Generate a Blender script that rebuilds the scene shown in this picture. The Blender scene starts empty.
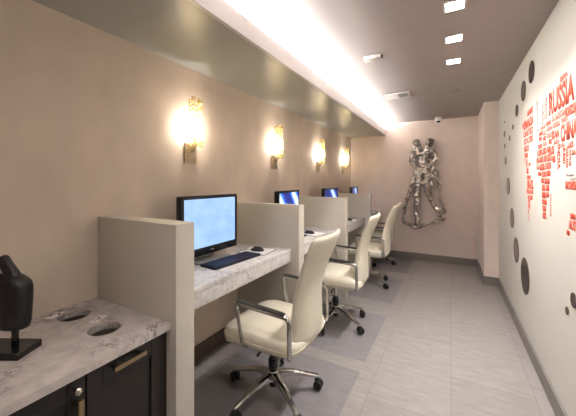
import bpy, bmesh, math, random
from mathutils import Vector, Matrix, noise
random.seed(7)
PI = math.pi
SC = bpy.context.scene
COL = SC.collection

# ------------------------------------------------------------------ sizes (metres)
XL, XR = -1.675, 0.538          # left and right wall
YB, YF = 5.47, -1.7             # back wall, wall behind the camera
HC = 2.38                       # ceiling
XJ, YJ = 0.376, 4.573           # projecting corner at the back right
XS, ZS, ZLIP = -1.026, 2.178, 2.287   # soffit lip
XP, HP = -1.052, 1.157          # desk partitions
XD, ZD = -1.126, 0.804          # desks
XC, ZC = -1.084, 0.722          # marble counter
PART_Y = [(0.875, 0.98), (2.059, 2.153), (3.226, 3.32), (4.393, 4.487)]
BAYS = [(0.98, 2.059), (2.153, 3.226), (3.32, 4.393), (4.487, YB)]


# ------------------------------------------------------------------ materials
def lin(r, g, b):
    def f(c):
        c /= 255.0
        return c / 12.92 if c <= 0.04045 else ((c + 0.055) / 1.055) ** 2.4
    return (f(r), f(g), f(b), 1.0)


def newmat(name):
    m = bpy.data.materials.new(name)
    m.use_nodes = True
    nt = m.node_tree
    return m, nt, nt.nodes['Principled BSDF']


def mat(name, col, rough=0.5, metal=0.0, var=0.06, scale=8.0, bump=0.0, bscale=60.0, spec=0.5, stretch=(1, 1, 1), coat=0.0):
    m, nt, b = newmat(name)
    tc = nt.nodes.new('ShaderNodeTexCoord')
    mp = nt.nodes.new('ShaderNodeMapping')
    mp.inputs['Scale'].default_value = stretch
    nt.links.new(tc.outputs['Object'], mp.inputs['Vector'])
    n = nt.nodes.new('ShaderNodeTexNoise')
    n.inputs['Scale'].default_value = scale
    n.inputs['Detail'].default_value = 5
    nt.links.new(mp.outputs[0], n.inputs['Vector'])
    r = nt.nodes.new('ShaderNodeValToRGB')
    r.color_ramp.elements[0].position = 0.3
    r.color_ramp.elements[1].position = 0.7
    r.color_ramp.elements[0].color = tuple(c * (1 - var) for c in col[:3]) + (1,)
    r.color_ramp.elements[1].color = tuple(min(1, c * (1 + var)) for c in col[:3]) + (1,)
    nt.links.new(n.outputs['Fac'], r.inputs[0])
    nt.links.new(r.outputs[0], b.inputs['Base Color'])
    b.inputs['Roughness'].default_value = rough
    b.inputs['Metallic'].default_value = metal
    b.inputs['Specular IOR Level'].default_value = spec
    b.inputs['Coat Weight'].default_value = coat
    if bump:
        n2 = nt.nodes.new('ShaderNodeTexNoise')
        n2.inputs['Scale'].default_value = bscale
        n2.inputs['Detail'].default_value = 4
        nt.links.new(mp.outputs[0], n2.inputs['Vector'])
        bp = nt.nodes.new('ShaderNodeBump')
        bp.inputs['Strength'].default_value = bump
        bp.inputs['Distance'].default_value = 0.01
        nt.links.new(n2.outputs['Fac'], bp.inputs['Height'])
        nt.links.new(bp.outputs[0], b.inputs['Normal'])
    return m


def emis(name, col, strength):
    m, nt, b = newmat(name)
    b.inputs['Base Color'].default_value = col
    b.inputs['Emission Color'].default_value = col
    b.inputs['Emission Strength'].default_value = strength
    return m


def marble(name, base, vein, rough=0.18):
    m, nt, b = newmat(name)
    tc = nt.nodes.new('ShaderNodeTexCoord')
    n1 = nt.nodes.new('ShaderNodeTexNoise')
    n1.inputs['Scale'].default_value = 9.0
    n1.inputs['Detail'].default_value = 9
    n1.inputs['Roughness'].default_value = 0.65
    n1.inputs['Distortion'].default_value = 0.5
    nt.links.new(tc.outputs['Object'], n1.inputs['Vector'])
    r1 = nt.nodes.new('ShaderNodeValToRGB')     # thin veins around 0.5
    els = r1.color_ramp.elements
    els[0].position = 0.475; els[0].color = (0, 0, 0, 1)
    els[1].position = 0.525; els[1].color = (0, 0, 0, 1)
    e = els.new(0.5); e.color = (1, 1, 1, 1)
    nt.links.new(n1.outputs['Fac'], r1.inputs[0])
    n2 = nt.nodes.new('ShaderNodeTexNoise')
    n2.inputs['Scale'].default_value = 5.0
    n2.inputs['Detail'].default_value = 4
    nt.links.new(tc.outputs['Object'], n2.inputs['Vector'])
    r2 = nt.nodes.new('ShaderNodeValToRGB')
    r2.color_ramp.elements[0].position = 0.46
    r2.color_ramp.elements[1].position = 0.66
    nt.links.new(n2.outputs['Fac'], r2.inputs[0])
    mu = nt.nodes.new('ShaderNodeMath'); mu.operation = 'MULTIPLY'
    nt.links.new(r1.outputs[0], mu.inputs[0]); nt.links.new(r2.outputs[0], mu.inputs[1])
    n3 = nt.nodes.new('ShaderNodeTexNoise')
    n3.inputs['Scale'].default_value = 22
    n3.inputs['Detail'].default_value = 6
    nt.links.new(tc.outputs['Object'], n3.inputs['Vector'])
    r3 = nt.nodes.new('ShaderNodeValToRGB')
    r3.color_ramp.elements[0].position = 0.32
    r3.color_ramp.elements[0].color = tuple(c * 0.80 for c in base[:3]) + (1,)
    r3.color_ramp.elements[1].position = 0.62
    r3.color_ramp.elements[1].color = base
    nt.links.new(n3.outputs['Fac'], r3.inputs[0])
    mx = nt.nodes.new('ShaderNodeMix'); mx.data_type = 'RGBA'
    nt.links.new(mu.outputs[0], mx.inputs['Factor'])
    nt.links.new(r3.outputs[0], mx.inputs['A'])
    mx.inputs['B'].default_value = vein
    nt.links.new(mx.outputs['Result'], b.inputs['Base Color'])
    b.inputs['Roughness'].default_value = rough
    return m


def floor_mat():
    m, nt, b = newmat('grey floor tile')
    tc = nt.nodes.new('ShaderNodeTexCoord')
    mp = nt.nodes.new('ShaderNodeMapping')
    mp.inputs['Rotation'].default_value = (0, 0, PI / 2)
    nt.links.new(tc.outputs['Object'], mp.inputs['Vector'])
    br = nt.nodes.new('ShaderNodeTexBrick')
    br.offset = 0.5
    br.inputs['Scale'].default_value = 1.0
    br.inputs['Brick Width'].default_value = 0.92
    br.inputs['Row Height'].default_value = 0.46
    br.inputs['Mortar Size'].default_value = 0.0025
    br.inputs['Color1'].default_value = lin(145, 140, 137)
    br.inputs['Color2'].default_value = lin(150, 145, 142)
    br.inputs['Mortar'].default_value = lin(131, 126, 123)
    nt.links.new(mp.outputs[0], br.inputs['Vector'])
    n = nt.nodes.new('ShaderNodeTexNoise')
    n.inputs['Scale'].default_value = 7
    n.inputs['Detail'].default_value = 8
    n.inputs['Roughness'].default_value = 0.7
    mp2 = nt.nodes.new('ShaderNodeMapping')
    mp2.inputs['Scale'].default_value = (1.0, 4.0, 1.0)
    nt.links.new(tc.outputs['Object'], mp2.inputs['Vector'])
    nt.links.new(mp2.outputs[0], n.inputs['Vector'])
    r = nt.nodes.new('ShaderNodeValToRGB')
    r.color_ramp.elements[0].position = 0.3
    r.color_ramp.elements[0].color = (0.80, 0.80, 0.80, 1)
    r.color_ramp.elements[1].position = 0.7
    r.color_ramp.elements[1].color = (1.12, 1.12, 1.12, 1)
    nt.links.new(n.outputs['Fac'], r.inputs[0])
    mx = nt.nodes.new('ShaderNodeMix'); mx.data_type = 'RGBA'; mx.blend_type = 'MULTIPLY'
    mx.inputs['Factor'].default_value = 1.0
    nt.links.new(br.outputs['Color'], mx.inputs['A'])
    nt.links.new(r.outputs[0], mx.inputs['B'])
    nt.links.new(mx.outputs['Result'], b.inputs['Base Color'])
    b.inputs['Roughness'].default_value = 0.42
    bp = nt.nodes.new('ShaderNodeBump')
    bp.inputs['Strength'].default_value = 0.15
    bp.inputs['Distance'].default_value = 0.004
    nt.links.new(n.outputs['Fac'], bp.inputs['Height'])
    nt.links.new(bp.outputs[0], b.inputs['Normal'])
    return m


def screen_mat(name, kind):
    m, nt, b = newmat(name)
    tc = nt.nodes.new('ShaderNodeTexCoord')
    gen = tc.outputs['Generated']
    b.inputs['Base Color'].default_value = (0.01, 0.01, 0.012, 1)
    b.inputs['Roughness'].default_value = 0.25
    if kind == 'desktop':
        n = nt.nodes.new('ShaderNodeTexNoise')
        n.inputs['Scale'].default_value = 3.0
        nt.links.new(gen, n.inputs['Vector'])
        r = nt.nodes.new('ShaderNodeValToRGB')
        r.color_ramp.elements[0].position = 0.35; r.color_ramp.elements[0].color = lin(150, 190, 250)
        r.color_ramp.elements[1].position = 0.6; r.color_ramp.elements[1].color = lin(172, 205, 252)
        nt.links.new(n.outputs['Fac'], r.inputs[0])
        st = 0.50
    else:
        mp = nt.nodes.new('ShaderNodeMapping')
        mp.inputs['Rotation'].default_value = (math.radians(-32), 0, 0)
        mp.inputs['Location'].default_value = (0, -0.12, 0)
        nt.links.new(gen, mp.inputs['Vector'])
        w = nt.nodes.new('ShaderNodeTexWave')
        w.wave_type = 'BANDS'; w.bands_direction = 'Y'
        w.inputs['Scale'].default_value = 0.42
        w.inputs['Distortion'].default_value = 2.5
        w.inputs['Detail'].default_value = 1.5
        w.inputs['Phase Offset'].default_value = 1.1 if kind == 'streak' else 2.6
        nt.links.new(mp.outputs[0], w.inputs['Vector'])
        r = nt.nodes.new('ShaderNodeValToRGB')
        e = r.color_ramp.elements
        e[0].position = 0.25; e[0].color = lin(8, 30, 120)
        e[1].position = 0.98; e[1].color = lin(225, 245, 255)
        x = e.new(0.72); x.color = lin(30, 110, 235)
        nt.links.new(w.outputs['Fac'], r.inputs[0])
        st = 0.75 if kind == 'streak' else 0.55
    nt.links.new(r.outputs[0], b.inputs['Emission Color'])
    b.inputs['Emission Strength'].default_value = st
    return m


def shade_mat():
    m, nt, b = newmat('amber crystal glass')
    out = nt.nodes['Material Output']
    tc = nt.nodes.new('ShaderNodeTexCoord')
    v = nt.nodes.new('ShaderNodeTexVoronoi')
    v.inputs['Scale'].default_value = 60
    nt.links.new(tc.outputs['Object'], v.inputs['Vector'])
    r = nt.nodes.new('ShaderNodeValToRGB')
    r.color_ramp.elements[0].position = 0.15; r.color_ramp.elements[0].color = lin(255, 248, 222)
    r.color_ramp.elements[1].position = 0.75; r.color_ramp.elements[1].color = lin(206, 188, 112)
    nt.links.new(v.outputs['Distance'], r.inputs[0])
    tl = nt.nodes.new('ShaderNodeBsdfTranslucent')
    nt.links.new(r.outputs[0], tl.inputs['Color'])
    tr = nt.nodes.new('ShaderNodeBsdfTransparent')
    tr.inputs['Color'].default_value = lin(252, 246, 222)
    mx = nt.nodes.new('ShaderNodeMixShader'); mx.inputs[0].default_value = 0.4
    nt.links.new(tl.outputs[0], mx.inputs[1]); nt.links.new(tr.outputs[0], mx.inputs[2])
    gl = nt.nodes.new('ShaderNodeBsdfGlossy'); gl.inputs['Roughness'].default_value = 0.15
    gl.inputs['Color'].default_value = lin(232, 216, 160)
    m2 = nt.nodes.new('ShaderNodeMixShader'); m2.inputs[0].default_value = 0.15
    nt.links.new(mx.outputs[0], m2.inputs[1]); nt.links.new(gl.outputs[0], m2.inputs[2])
    nt.links.new(m2.outputs[0], out.inputs['Surface'])
    return m


def clear_mat_mat():
    m, nt, b = newmat('clear vinyl')
    out = nt.nodes['Material Output']
    b.inputs['Base Color'].default_value = lin(166, 163, 170)
    b.inputs['Roughness'].default_value = 0.28
    tr = nt.nodes.new('ShaderNodeBsdfTransparent')
    tr.inputs['Color'].default_value = (0.97, 0.97, 0.985, 1)
    mx = nt.nodes.new('ShaderNodeMixShader'); mx.inputs[0].default_value = 0.925
    nt.links.new(b.outputs[0], mx.inputs[1]); nt.links.new(tr.outputs[0], mx.inputs[2])
    nt.links.new(mx.outputs[0], out.inputs['Surface'])
    return m


M = dict(
    wall_left=mat('tan textured wallcovering', lin(220, 203, 186), 0.7, var=0.07, scale=5, bump=0.15, bscale=90, stretch=(1, 1, 0.6)),
    wall_back=mat('rosy beige wallcovering', lin(226, 211, 202), 0.7, var=0.04, scale=6, bump=0.1, bscale=90),
    wall_right=mat('warm white wall paint', lin(208, 206, 198), 0.6, var=0.015, scale=4),
    ceiling=mat('grey ceiling paint', lin(170, 160, 155), 0.75, var=0.02, scale=3),
    soffit=mat('satin grey soffit paint', lin(158, 159, 153), 0.3, var=0.02, scale=3),
    lip=mat('pale satin paint', lin(205, 200, 198), 0.4, var=0.01, scale=3),
    part=mat('pale grey partition paint', lin(198, 192, 180), 0.5, var=0.02, scale=5),
    base=mat('grey rubber base', lin(126, 121, 117), 0.45, var=0.05),
    basedark=mat('brown base', lin(88, 74, 66), 0.5, var=0.05),
    floor=floor_mat(),
    marble=marble('pale veined marble', lin(226, 222, 219), lin(158, 152, 152)),
    marble2=marble('veined counter marble', lin(202, 193, 188), lin(104, 94, 94)),
    cab=mat('near black cabinet lacquer', lin(34, 29, 27), 0.35, var=0.1, scale=20),
    inner=mat('dark cabinet inside', lin(30, 26, 24), 0.7, var=0.1),
    brass=mat('aged brass', lin(160, 140, 112), 0.3, 1.0, var=0.08, scale=40),
    silver=mat('silver knob', lin(205, 198, 186), 0.25, 1.0, var=0.04),
    chute=mat('dark steel chute', lin(150, 142, 136), 0.35, 0.8, var=0.1),
    sculpt=mat('dark patinated bronze', lin(38, 36, 36), 0.4, 0.3, var=0.25, scale=25, bump=0.25, bscale=40),
    blackstone=mat('black stone', lin(26, 25, 25), 0.22, var=0.15, scale=30),
    leather=mat('cream leather', lin(216, 209, 191), 0.42, var=0.03, scale=12, bump=0.08, bscale=150),
    chrome=mat('polished aluminium', lin(205, 203, 200), 0.14, 1.0, var=0.03),
    black=mat('black plastic', lin(20, 20, 21), 0.4, var=0.1),
    rubber=mat('black rubber', lin(15, 15, 16), 0.6, var=0.1),
    monitor=mat('glossy black plastic', lin(14, 14, 18), 0.2, var=0.1),
    footgrey=mat('silver grey plastic', lin(150, 148, 146), 0.35, 0.4, var=0.04),
    key=mat('screen-tinted black keyboard plastic', lin(22, 26, 48), 0.35, var=0.1),  # blue of the screen's reflection mixed into the black plastic
    keycap=mat('screen-tinted black keycap', lin(30, 36, 66), 0.4, var=0.1),  # keycaps carry the same screen reflection in their colour
    paper=mat('white sheet', lin(236, 234, 230), 0.5, var=0.01),
    sticker=mat('clear sticker film', lin(214, 208, 203), 0.3, var=0.02),
    shade=shade_mat(),
    bulb=emis('lit bulb', (1.0, 0.93, 0.80, 1), 14),
    bronze=mat('antique brass plate', lin(200, 184, 156), 0.35, 0.9, var=0.25, scale=60, bump=0.4, bscale=90),
    led=emis('lit led strip', (1.0, 0.97, 0.95, 1), 40),
    lens=emis('lit downlight lens', (1.0, 0.94, 0.88, 1), 30),
    white=mat('white plastic', lin(232, 228, 222), 0.4, var=0.02),
    whitemet=mat('white enamelled metal', lin(214, 208, 204), 0.45, var=0.02),
    void=mat('dark duct inside', lin(30, 28, 28), 0.8, var=0.1),
    scrap=mat('welded bright scrap metal', lin(190, 184, 178), 0.2, 1.0, var=0.4, scale=16, bump=0.4, bscale=26),
    scrapdark=mat('welded dark scrap metal', lin(130, 122, 116), 0.28, 1.0, var=0.5, scale=40, bump=0.9, bscale=45),
    mirror=mat('smoked mirror glass', lin(126, 118, 108), 0.2, 0.85, var=0.03),
    red=mat('red vinyl', lin(234, 84, 56), 0.5, var=0.06, scale=15),
    pink=mat('pale red vinyl', lin(226, 132, 116), 0.5, var=0.06, scale=15),
    greyv=mat('pale grey vinyl', lin(196, 182, 178), 0.5, var=0.04, scale=15),
    mat=clear_mat_mat(),
)


# ------------------------------------------------------------------ mesh helpers
def box(bm, x0, x1, y0, y1, z0, z1, bevel=0.0, segs=2):
    r = bmesh.ops.create_cube(bm, size=1.0)
    vs = r['verts']
    bmesh.ops.scale(bm, vec=(abs(x1 - x0), abs(y1 - y0), abs(z1 - z0)), verts=vs)
    bmesh.ops.translate(bm, vec=((x0 + x1) / 2, (y0 + y1) / 2, (z0 + z1) / 2), verts=vs)
    if bevel:
        es = list({e for v in vs for e in v.link_edges})
        bmesh.ops.bevel(bm, geom=es, offset=bevel, segments=segs, affect='EDGES', profile=0.5)


def loft(bm, rings, cap=True):
    vv = [[bm.verts.new(p) for p in r] for r in rings]
    n = len(vv[0])
    for a, b in zip(vv, vv[1:]):
        for i in range(n):
            j = (i + 1) % n
            bm.faces.new((a[i], a[j], b[j], b[i]))
    if cap:
        bm.faces.new(list(reversed(vv[0])))
        bm.faces.new(vv[-1])
    bmesh.ops.recalc_face_normals(bm, faces=bm.faces[:])


def tube(bm, pts, rad, n=10, flat=1.0, closed=False):
    """sweep a round (or flattened) section along points; rad is a number or a list"""
    P = [Vector(p) for p in pts]
    m = len(P)
    rs = rad if isinstance(rad, (list, tuple)) else [rad] * m
    rings = []
    prev = None
    for i in range(m):
        if i == 0: t = P[1] - P[0]
        elif i == m - 1: t = P[-1] - P[-2]
        else: t = (P[i + 1] - P[i]).normalized() + (P[i] - P[i - 1]).normalized()
        t.normalize()
        if prev is None:
            ref = Vector((0, 0, 1)) if abs(t.z) < 0.9 else Vector((0, 1, 0))
            a = t.cross(ref).normalized()
        else:
            a = (prev - t * prev.dot(t)).normalized()
        prev = a
        b = t.cross(a)
        rings.append([P[i] + a * math.cos(2 * PI * k / n) * rs[i] + b * math.sin(2 * PI * k / n) * rs[i] * flat for k in range(n)])
    loft(bm, rings)


def smooth_path(pts, sub=5):
    P = [Vector(p) for p in pts]
    out = []
    for i in range(len(P) - 1):
        p0 = P[max(i - 1, 0)]; p1 = P[i]; p2 = P[i + 1]; p3 = P[min(i + 2, len(P) - 1)]
        for k in range(sub):
            t = k / sub
            out.append(0.5 * ((2 * p1) + (p2 - p0) * t + (2 * p0 - 5 * p1 + 4 * p2 - p3) * t * t + (3 * p1 - p0 - 3 * p2 + p3) * t ** 3))
    out.append(P[-1])
    return out


def fillet(pts, r, k=5):
    P = [Vector(p) for p in pts]
    out = [P[0]]
    for i in range(1, len(P) - 1):
        a = (P[i - 1] - P[i]); b = (P[i + 1] - P[i])
        d = min(r, a.length / 2, b.length / 2)
        p = P[i] + a.normalized() * d; q = P[i] + b.normalized() * d
        for j in range(k + 1):
            t = j / k
            out.append((1 - t) ** 2 * p + 2 * t * (1 - t) * P[i] + t * t * q)
    out.append(P[-1])
    return out


def cyl(bm, c, r, axis='Z', h=0.1, n=24, r2=None, bevel=0.0):
    """cylinder starting at c and going h along the axis"""
    r2 = r if r2 is None else r2
    A = {'X': Vector((1, 0, 0)), 'Y': Vector((0, 1, 0)), 'Z': Vector((0, 0, 1))}[axis]
    U = {'X': Vector((0, 1, 0)), 'Y': Vector((0, 0, 1)), 'Z': Vector((1, 0, 0))}[axis]
    W = A.cross(U)
    c = Vector(c)
    prof = [(0, r), (h, r2)]
    if bevel:
        s = 1 if h > 0 else -1
        prof = [(0, r - bevel), (s * bevel, r), (h - s * bevel, r2), (h, r2 - bevel)]
    loft(bm, [[c + A * d + (U * math.cos(2 * PI * k / n) + W * math.sin(2 * PI * k / n)) * rr for k in range(n)] for d, rr in prof])


def sphere(bm, c, r, sc=(1, 1, 1), seg=16):
    q = bmesh.ops.create_uvsphere(bm, u_segments=seg, v_segments=seg // 2 + 2, radius=r)
    bmesh.ops.scale(bm, vec=sc, verts=q['verts'])
    bmesh.ops.translate(bm, vec=c, verts=q['verts'])


def obj(name, bm, m, parent=None, smooth=True, angle=40, loc=None):
    me = bpy.data.meshes.new(name)
    if loc is not None:                       # geometry was given in world space: move the origin to loc
        bmesh.ops.translate(bm, vec=-Vector(loc), verts=bm.verts)
    bmesh.ops.recalc_face_normals(bm, faces=bm.faces[:])
    bm.to_mesh(me); bm.free()
    me.materials.append(M[m] if isinstance(m, str) else m)
    if smooth:
        me.polygons.foreach_set('use_smooth', [True] * len(me.polygons))
        me.set_sharp_from_angle(angle=math.radians(angle))
    o = bpy.data.objects.new(name, me)
    COL.objects.link(o)
    if loc is not None: o.location = loc
    if parent is not None: o.parent = parent
    return o


def B(): return bmesh.new()


def thing(name, label, cat, loc=(0, 0, 0), rz=0.0, group=None):
    o = bpy.data.objects.new(name, None)
    o.empty_display_size = 0.1
    COL.objects.link(o)
    o.location = loc; o.rotation_euler = (0, 0, rz)
    o['label'] = label; o['category'] = cat
    if group: o['group'] = group
    return o


def tag(o, label, cat, group=None):
    o['label'] = label; o['category'] = cat
    if group: o['group'] = group
    return o


def dup(root, loc, label, rz=None, group=None):
    r = root.copy(); COL.objects.link(r)
    r.location = loc
    if rz is not None: r.rotation_euler = (0, 0, rz)
    r['label'] = label
    if group: r['group'] = group
    for ch in list(root.children):
        c = ch.copy(); COL.objects.link(c); c.parent = r
        for g in list(ch.children):
            d = g.copy(); COL.objects.link(d); d.parent = c
    return r


def struct(name, bm, m, smooth=False):
    o = obj(name, bm, m, smooth=smooth)
    o['kind'] = 'structure'
    return o


# ------------------------------------------------------------------ the room
T = 0.12
b = B(); box(b, XL - T, XR + T, YF - T, YB + T, -0.1, 0); struct('floor', b, 'floor')
b = B(); box(b, XL - T, XR + T, YF - T, YB + T, HC, HC + 0.1); struct('ceiling', b, 'ceiling')
b = B(); box(b, XL - T, XL, YF, YB, 0, HC); struct('wall_left', b, 'wall_left')
b = B(); box(b, XL - T, XR + T, YB, YB + T, 0, HC); struct('wall_back', b, 'wall_back')
b = B(); box(b, XR, XR + T, YF, YB, 0, HC); struct('wall_right', b, 'wall_right')
b = B(); box(b, XL - T, XR + T, YF - T, YF, 0, HC); struct('wall_front', b, 'wall_back')
b = B(); box(b, XJ, XR, YJ, YB, 0, HC); struct('wall_corner', b, 'wall_back')
# soffit along the left wall with its open light trough
b = B(); box(b, XL, -1.26, YF, YB, ZS, HC); box(b, -1.26, XS - 0.022, YF, YB, ZS, 2.2055); struct('trim_1', b, 'soffit')
b = B(); box(b, XS - 0.022, XS, YF, YB, ZS - 0.003, ZLIP); struct('trim_2', b, 'lip')


def baseboard(name, x0, x1, y0, y1, m='base'):
    b = B(); box(b, x0, x1, y0, y1, 0, 0.112, 0.003, 1); struct(name, b, m)


BT = 0.014
baseboard('baseboard_right', XR - BT, XR, YF, YJ)
baseboard('baseboard_back', XL, XJ, YB - BT, YB)
baseboard('baseboard_corner', XJ - BT, XR - BT, YJ - BT, YJ)
baseboard('baseboard_corner_side', XJ - BT, XJ, YJ, YB - BT)
for k, (y0, y1) in enumerate(BAYS):
    baseboard('baseboard_left' if k == 0 else 'baseboard_left.%03d' % k, XL, XL + BT, y0, y1 - (BT if k == 3 else 0), 'basedark')
# white strip low on the side of the projecting corner
b = B(); box(b, XJ - 0.012, XJ, 5.24, 5.40, 0.113, 0.50, 0.003, 1)
struct('trim_3', b, 'white')

# ------------------------------------------------------------------ cove led strip
b = B(); box(b, -1.252, -1.232, YF + 0.05, YB - 0.02, 2.2055, 2.245)
tag(obj('led_strip', b, 'led', smooth=False), 'lit white strip light hidden in the trough along the ceiling soffit', 'strip light')

# ------------------------------------------------------------------ partitions and desks
pl = ['pale grey half-height partition beside the dark cabinet, nearest of the four',
      'pale grey half-height partition at the far end of the nearest marble desk',
      'pale grey half-height partition between the second and third computer desks',
      'pale grey half-height partition before the last desk by the back wall']
for (y0, y1), l in zip(PART_Y, pl):
    b = B(); box(b, XL, XP, y0, y1, 0, HP, 0.003, 2)
    tag(obj('desk_partition', b, 'part', loc=(XL, y0, 0)), l, 'partition', 'partitions between the desks')
dl = ['thick marble wall desk under the big light blue screen, nearest of the four',
      'thick marble wall desk in the second bay, partly behind the nearest chair',
      'thick marble wall desk in the third bay with a mouse at its edge',
      'thick marble wall desk in the last bay against the back wall']
for (y0, y1), l in zip(BAYS, dl):
    t = thing('wall_desk', l, 'desk', ((XL + XD) / 2, (y0 + y1) / 2, 0.70), 0, 'marble desks in the bays')
    hw = (y1 - y0) / 2 - 0.0015
    hx = (XD - XL) / 2
    b = B(); box(b, -hx + 0.001, hx, -hw, hw, ZD - 0.03 - 0.70, ZD - 0.70, 0.002, 2); obj('desktop', b, 'marble', t)
    b = B(); box(b, hx - 0.03, hx - 0.0005, -hw, hw, 0, ZD - 0.0305 - 0.70, 0.002, 2); obj('apron', b, 'marble', t)
    b = B(); box(b, -hx + 0.002, hx - 0.031, -hw, hw, 0.045, ZD - 0.031 - 0.70); obj('support_panel', b, 'part', t)


# ------------------------------------------------------------------ computers
def make_monitor(scr):
    t = thing('computer_monitor', '', 'computer screen')
    W, Hh = 0.535, 0.40            # screen faces +X; origin on the desk under the screen
    z0 = 0.048
    b = B(); box(b, -0.045, 0.0, -W / 2, W / 2, z0, z0 + Hh, 0.008, 3); obj('casing', b, 'monitor', t)
    b = B()
    # frame ring with a deeper chin
    m0, ch = 0.022, 0.052
    box(b, 0.0, 0.006, -W / 2, W / 2, z0, z0 + ch, 0.002, 1)
    box(b, 0.0, 0.006, -W / 2, W / 2, z0 + Hh - m0, z0 + Hh, 0.002, 1)
    box(b, 0.0, 0.006, -W / 2, -W / 2 + m0, z0 + ch, z0 + Hh - m0)
    box(b, 0.0, 0.006, W / 2 - m0, W / 2, z0 + ch, z0 + Hh - m0)
    obj('bezel', b, 'monitor', t)
    b = B(); box(b, 0.0, 0.003, -W / 2 + m0, W / 2 - m0, z0 + ch, z0 + Hh - m0); obj('screen', b, scr, t, smooth=False)
    b = B(); box(b, 0.006, 0.0068, -0.018, 0.018, z0 + 0.022, z0 + 0.03); obj('badge', b, 'footgrey', t, smooth=False)
    b = B(); box(b, -0.075, -0.045, -0.07, 0.07, 0.012, z0 + 0.19, 0.006, 2); obj('neck', b, 'footgrey', t)
    b = B(); box(b, -0.11, 0.050, -0.15, 0.15, 0.0, 0.012, 0.005, 2); obj('foot', b, 'footgrey', t)
    return t


def bayc(i): return sum(BAYS[i]) / 2


SM = [screen_mat('pale blue desktop picture', 'desktop'), screen_mat('blue streak picture', 'streak'),
      screen_mat('blue glow picture', 'glow'), screen_mat('blue dusk picture', 'dusk')]
ml = ['black computer screen showing plain light blue, on the nearest desk',
      'black computer screen with a bright blue streak picture above the second partition',
      'black computer screen glowing blue, showing just above the third partition',
      'black computer screen on the last desk by the back corner']
for i, l in enumerate(ml):
    t = make_monitor(SM[i]); t['label'] = l; t['group'] = 'computer screens on the desks'
    t.rotation_euler.z = (0, 0.10, 0.0, 0.10)[i]
    t.location = (-1.455, 1.512 if i == 0 else bayc(i) - (0.06, 0.06, 0.01, 0.0)[i], ZD)


def make_keyboard():
    t = thing('keyboard', '', 'keyboard')
    b = B()
    loft(b, [[(x * s - 0.0, y * s2, z) for x, y in [(-.072, -.215), (.072, -.215), (.072, .215), (-.072, .215)]] for s, s2, z in [(0.97, 0.99, 0.0), (1, 1, 0.004), (1, 1, 0.012), (0.97, 0.99, 0.016)]])
    obj('case', b, 'key', t)
    rows = [(-0.052, 0.3), (-0.03, 1), (-0.009, 1), (0.012, 1), (0.033, 1), (0.054, 1)]
    b = B()
    for x, _ in rows:
        y = -0.203
        k = 0
        while y < 0.195:
            w = 0.0165
            if abs(x - 0.054) < 1e-6 and 4 <= k < 5: w = 0.10
            box(b, x - 0.0085, x + 0.0085, y, y + w, 0.0155, 0.0195)
            y += w + 0.0025; k += 1
    o = obj('keys', b, 'keycap', t, smooth=False)
    o['kind'] = 'stuff'
    return t


kb = make_keyboard()
kb['label'] = 'dark keyboard with painted-in blue screen reflection, lying in front of the light blue screen'
kb['group'] = 'keyboards on the desks'
kb.location = (-1.305, 1.555, ZD); kb.rotation_euler = (0, 0, -0.08)
kl = ['dark keyboard on the second desk, tucked behind the second partition',
      'dark keyboard on the third desk, tucked behind the third partition',
      'dark keyboard on the last desk before the back wall']
for i, l in enumerate(kl):
    dup(kb, (-1.322, BAYS[i + 1][0] + 0.25, ZD), l, 0.0)


def make_mouse():
    t = thing('computer_mouse', '', 'mouse')
    b = B()
    rings = []
    for x, hw, hz in [(-.052, .012, .010), (-.047, .022, .018), (-.03, .029, .027), (0, .031, .034), (.028, .029, .030), (.046, .02, .02), (.052, .010, .010)]:
        rings.append([(x, hw * math.cos(a), max(0.0, hz * math.sin(a))) for a in [PI * k / 10 for k in range(11)]])
    loft(b, rings)
    obj('body', b, 'black', t, angle=60)
    b = B(); cyl(b, (-0.024, -0.003, 0.0275), 0.006, 'Y', 0.006, 12); obj('wheel', b, 'rubber', t)
    b = B(); tube(b, smooth_path([(-0.05, 0, 0.008), (-0.09, -0.01, 0.004), (-0.105, -0.04, 0.0032), (-0.115, -0.06, 0.003)], 5), 0.0018, 6); obj('cable', b, 'black', t)
    return t


def make_pad():
    t = thing('mouse_pad', '', 'mouse pad')
    b = B(); box(b, -0.115, 0.115, -0.105, 0.105, 0.0, 0.0022); obj('backing', b, 'black', t, smooth=False)
    b = B(); box(b, -0.109, 0.109, -0.099, 0.099, 0.0022, 0.003); obj('surface', b, 'paper', t, smooth=False)
    return t


mo = make_mouse(); mo['label'] = 'black mouse on the white pad of the nearest desk'; mo['group'] = 'mice on the desks'
mo.location = (-1.318, 1.868, ZD + 0.003); mo.rotation_euler = (0, 0, 0.15)
pd = make_pad(); pd['label'] = 'white mouse pad with a black rim on the nearest desk'; pd['group'] = 'mouse pads on the desks'
pd.location = (-1.318, 1.868, ZD); pd.rotation_euler = (0, 0, 0.12)
for i, (w, y, x) in enumerate([('second', 2.765, -1.25), ('third', 3.935, -1.255), ('last', 5.10, -1.26)]):
    dup(pd, (x, y, ZD), 'white mouse pad with a black rim on the %s desk' % w, -0.2 if i == 0 else 0.1)
    dup(mo, (x + (0.02 if i else -0.03), y - 0.02, ZD + 0.003), 'black mouse on the white pad of the %s desk' % w, 0.1)


# ------------------------------------------------------------------ office chairs
def sring(cx, cy, z, hx, hy, e=4.0, n=32):
    out = []
    for k in range(n):
        a = 2 * PI * k / n
        c, s = math.cos(a), math.sin(a)
        out.append((cx + hx * math.copysign(abs(c) ** (2 / e), c), cy + hy * math.copysign(abs(s) ** (2 / e), s), z))
    return out


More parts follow.
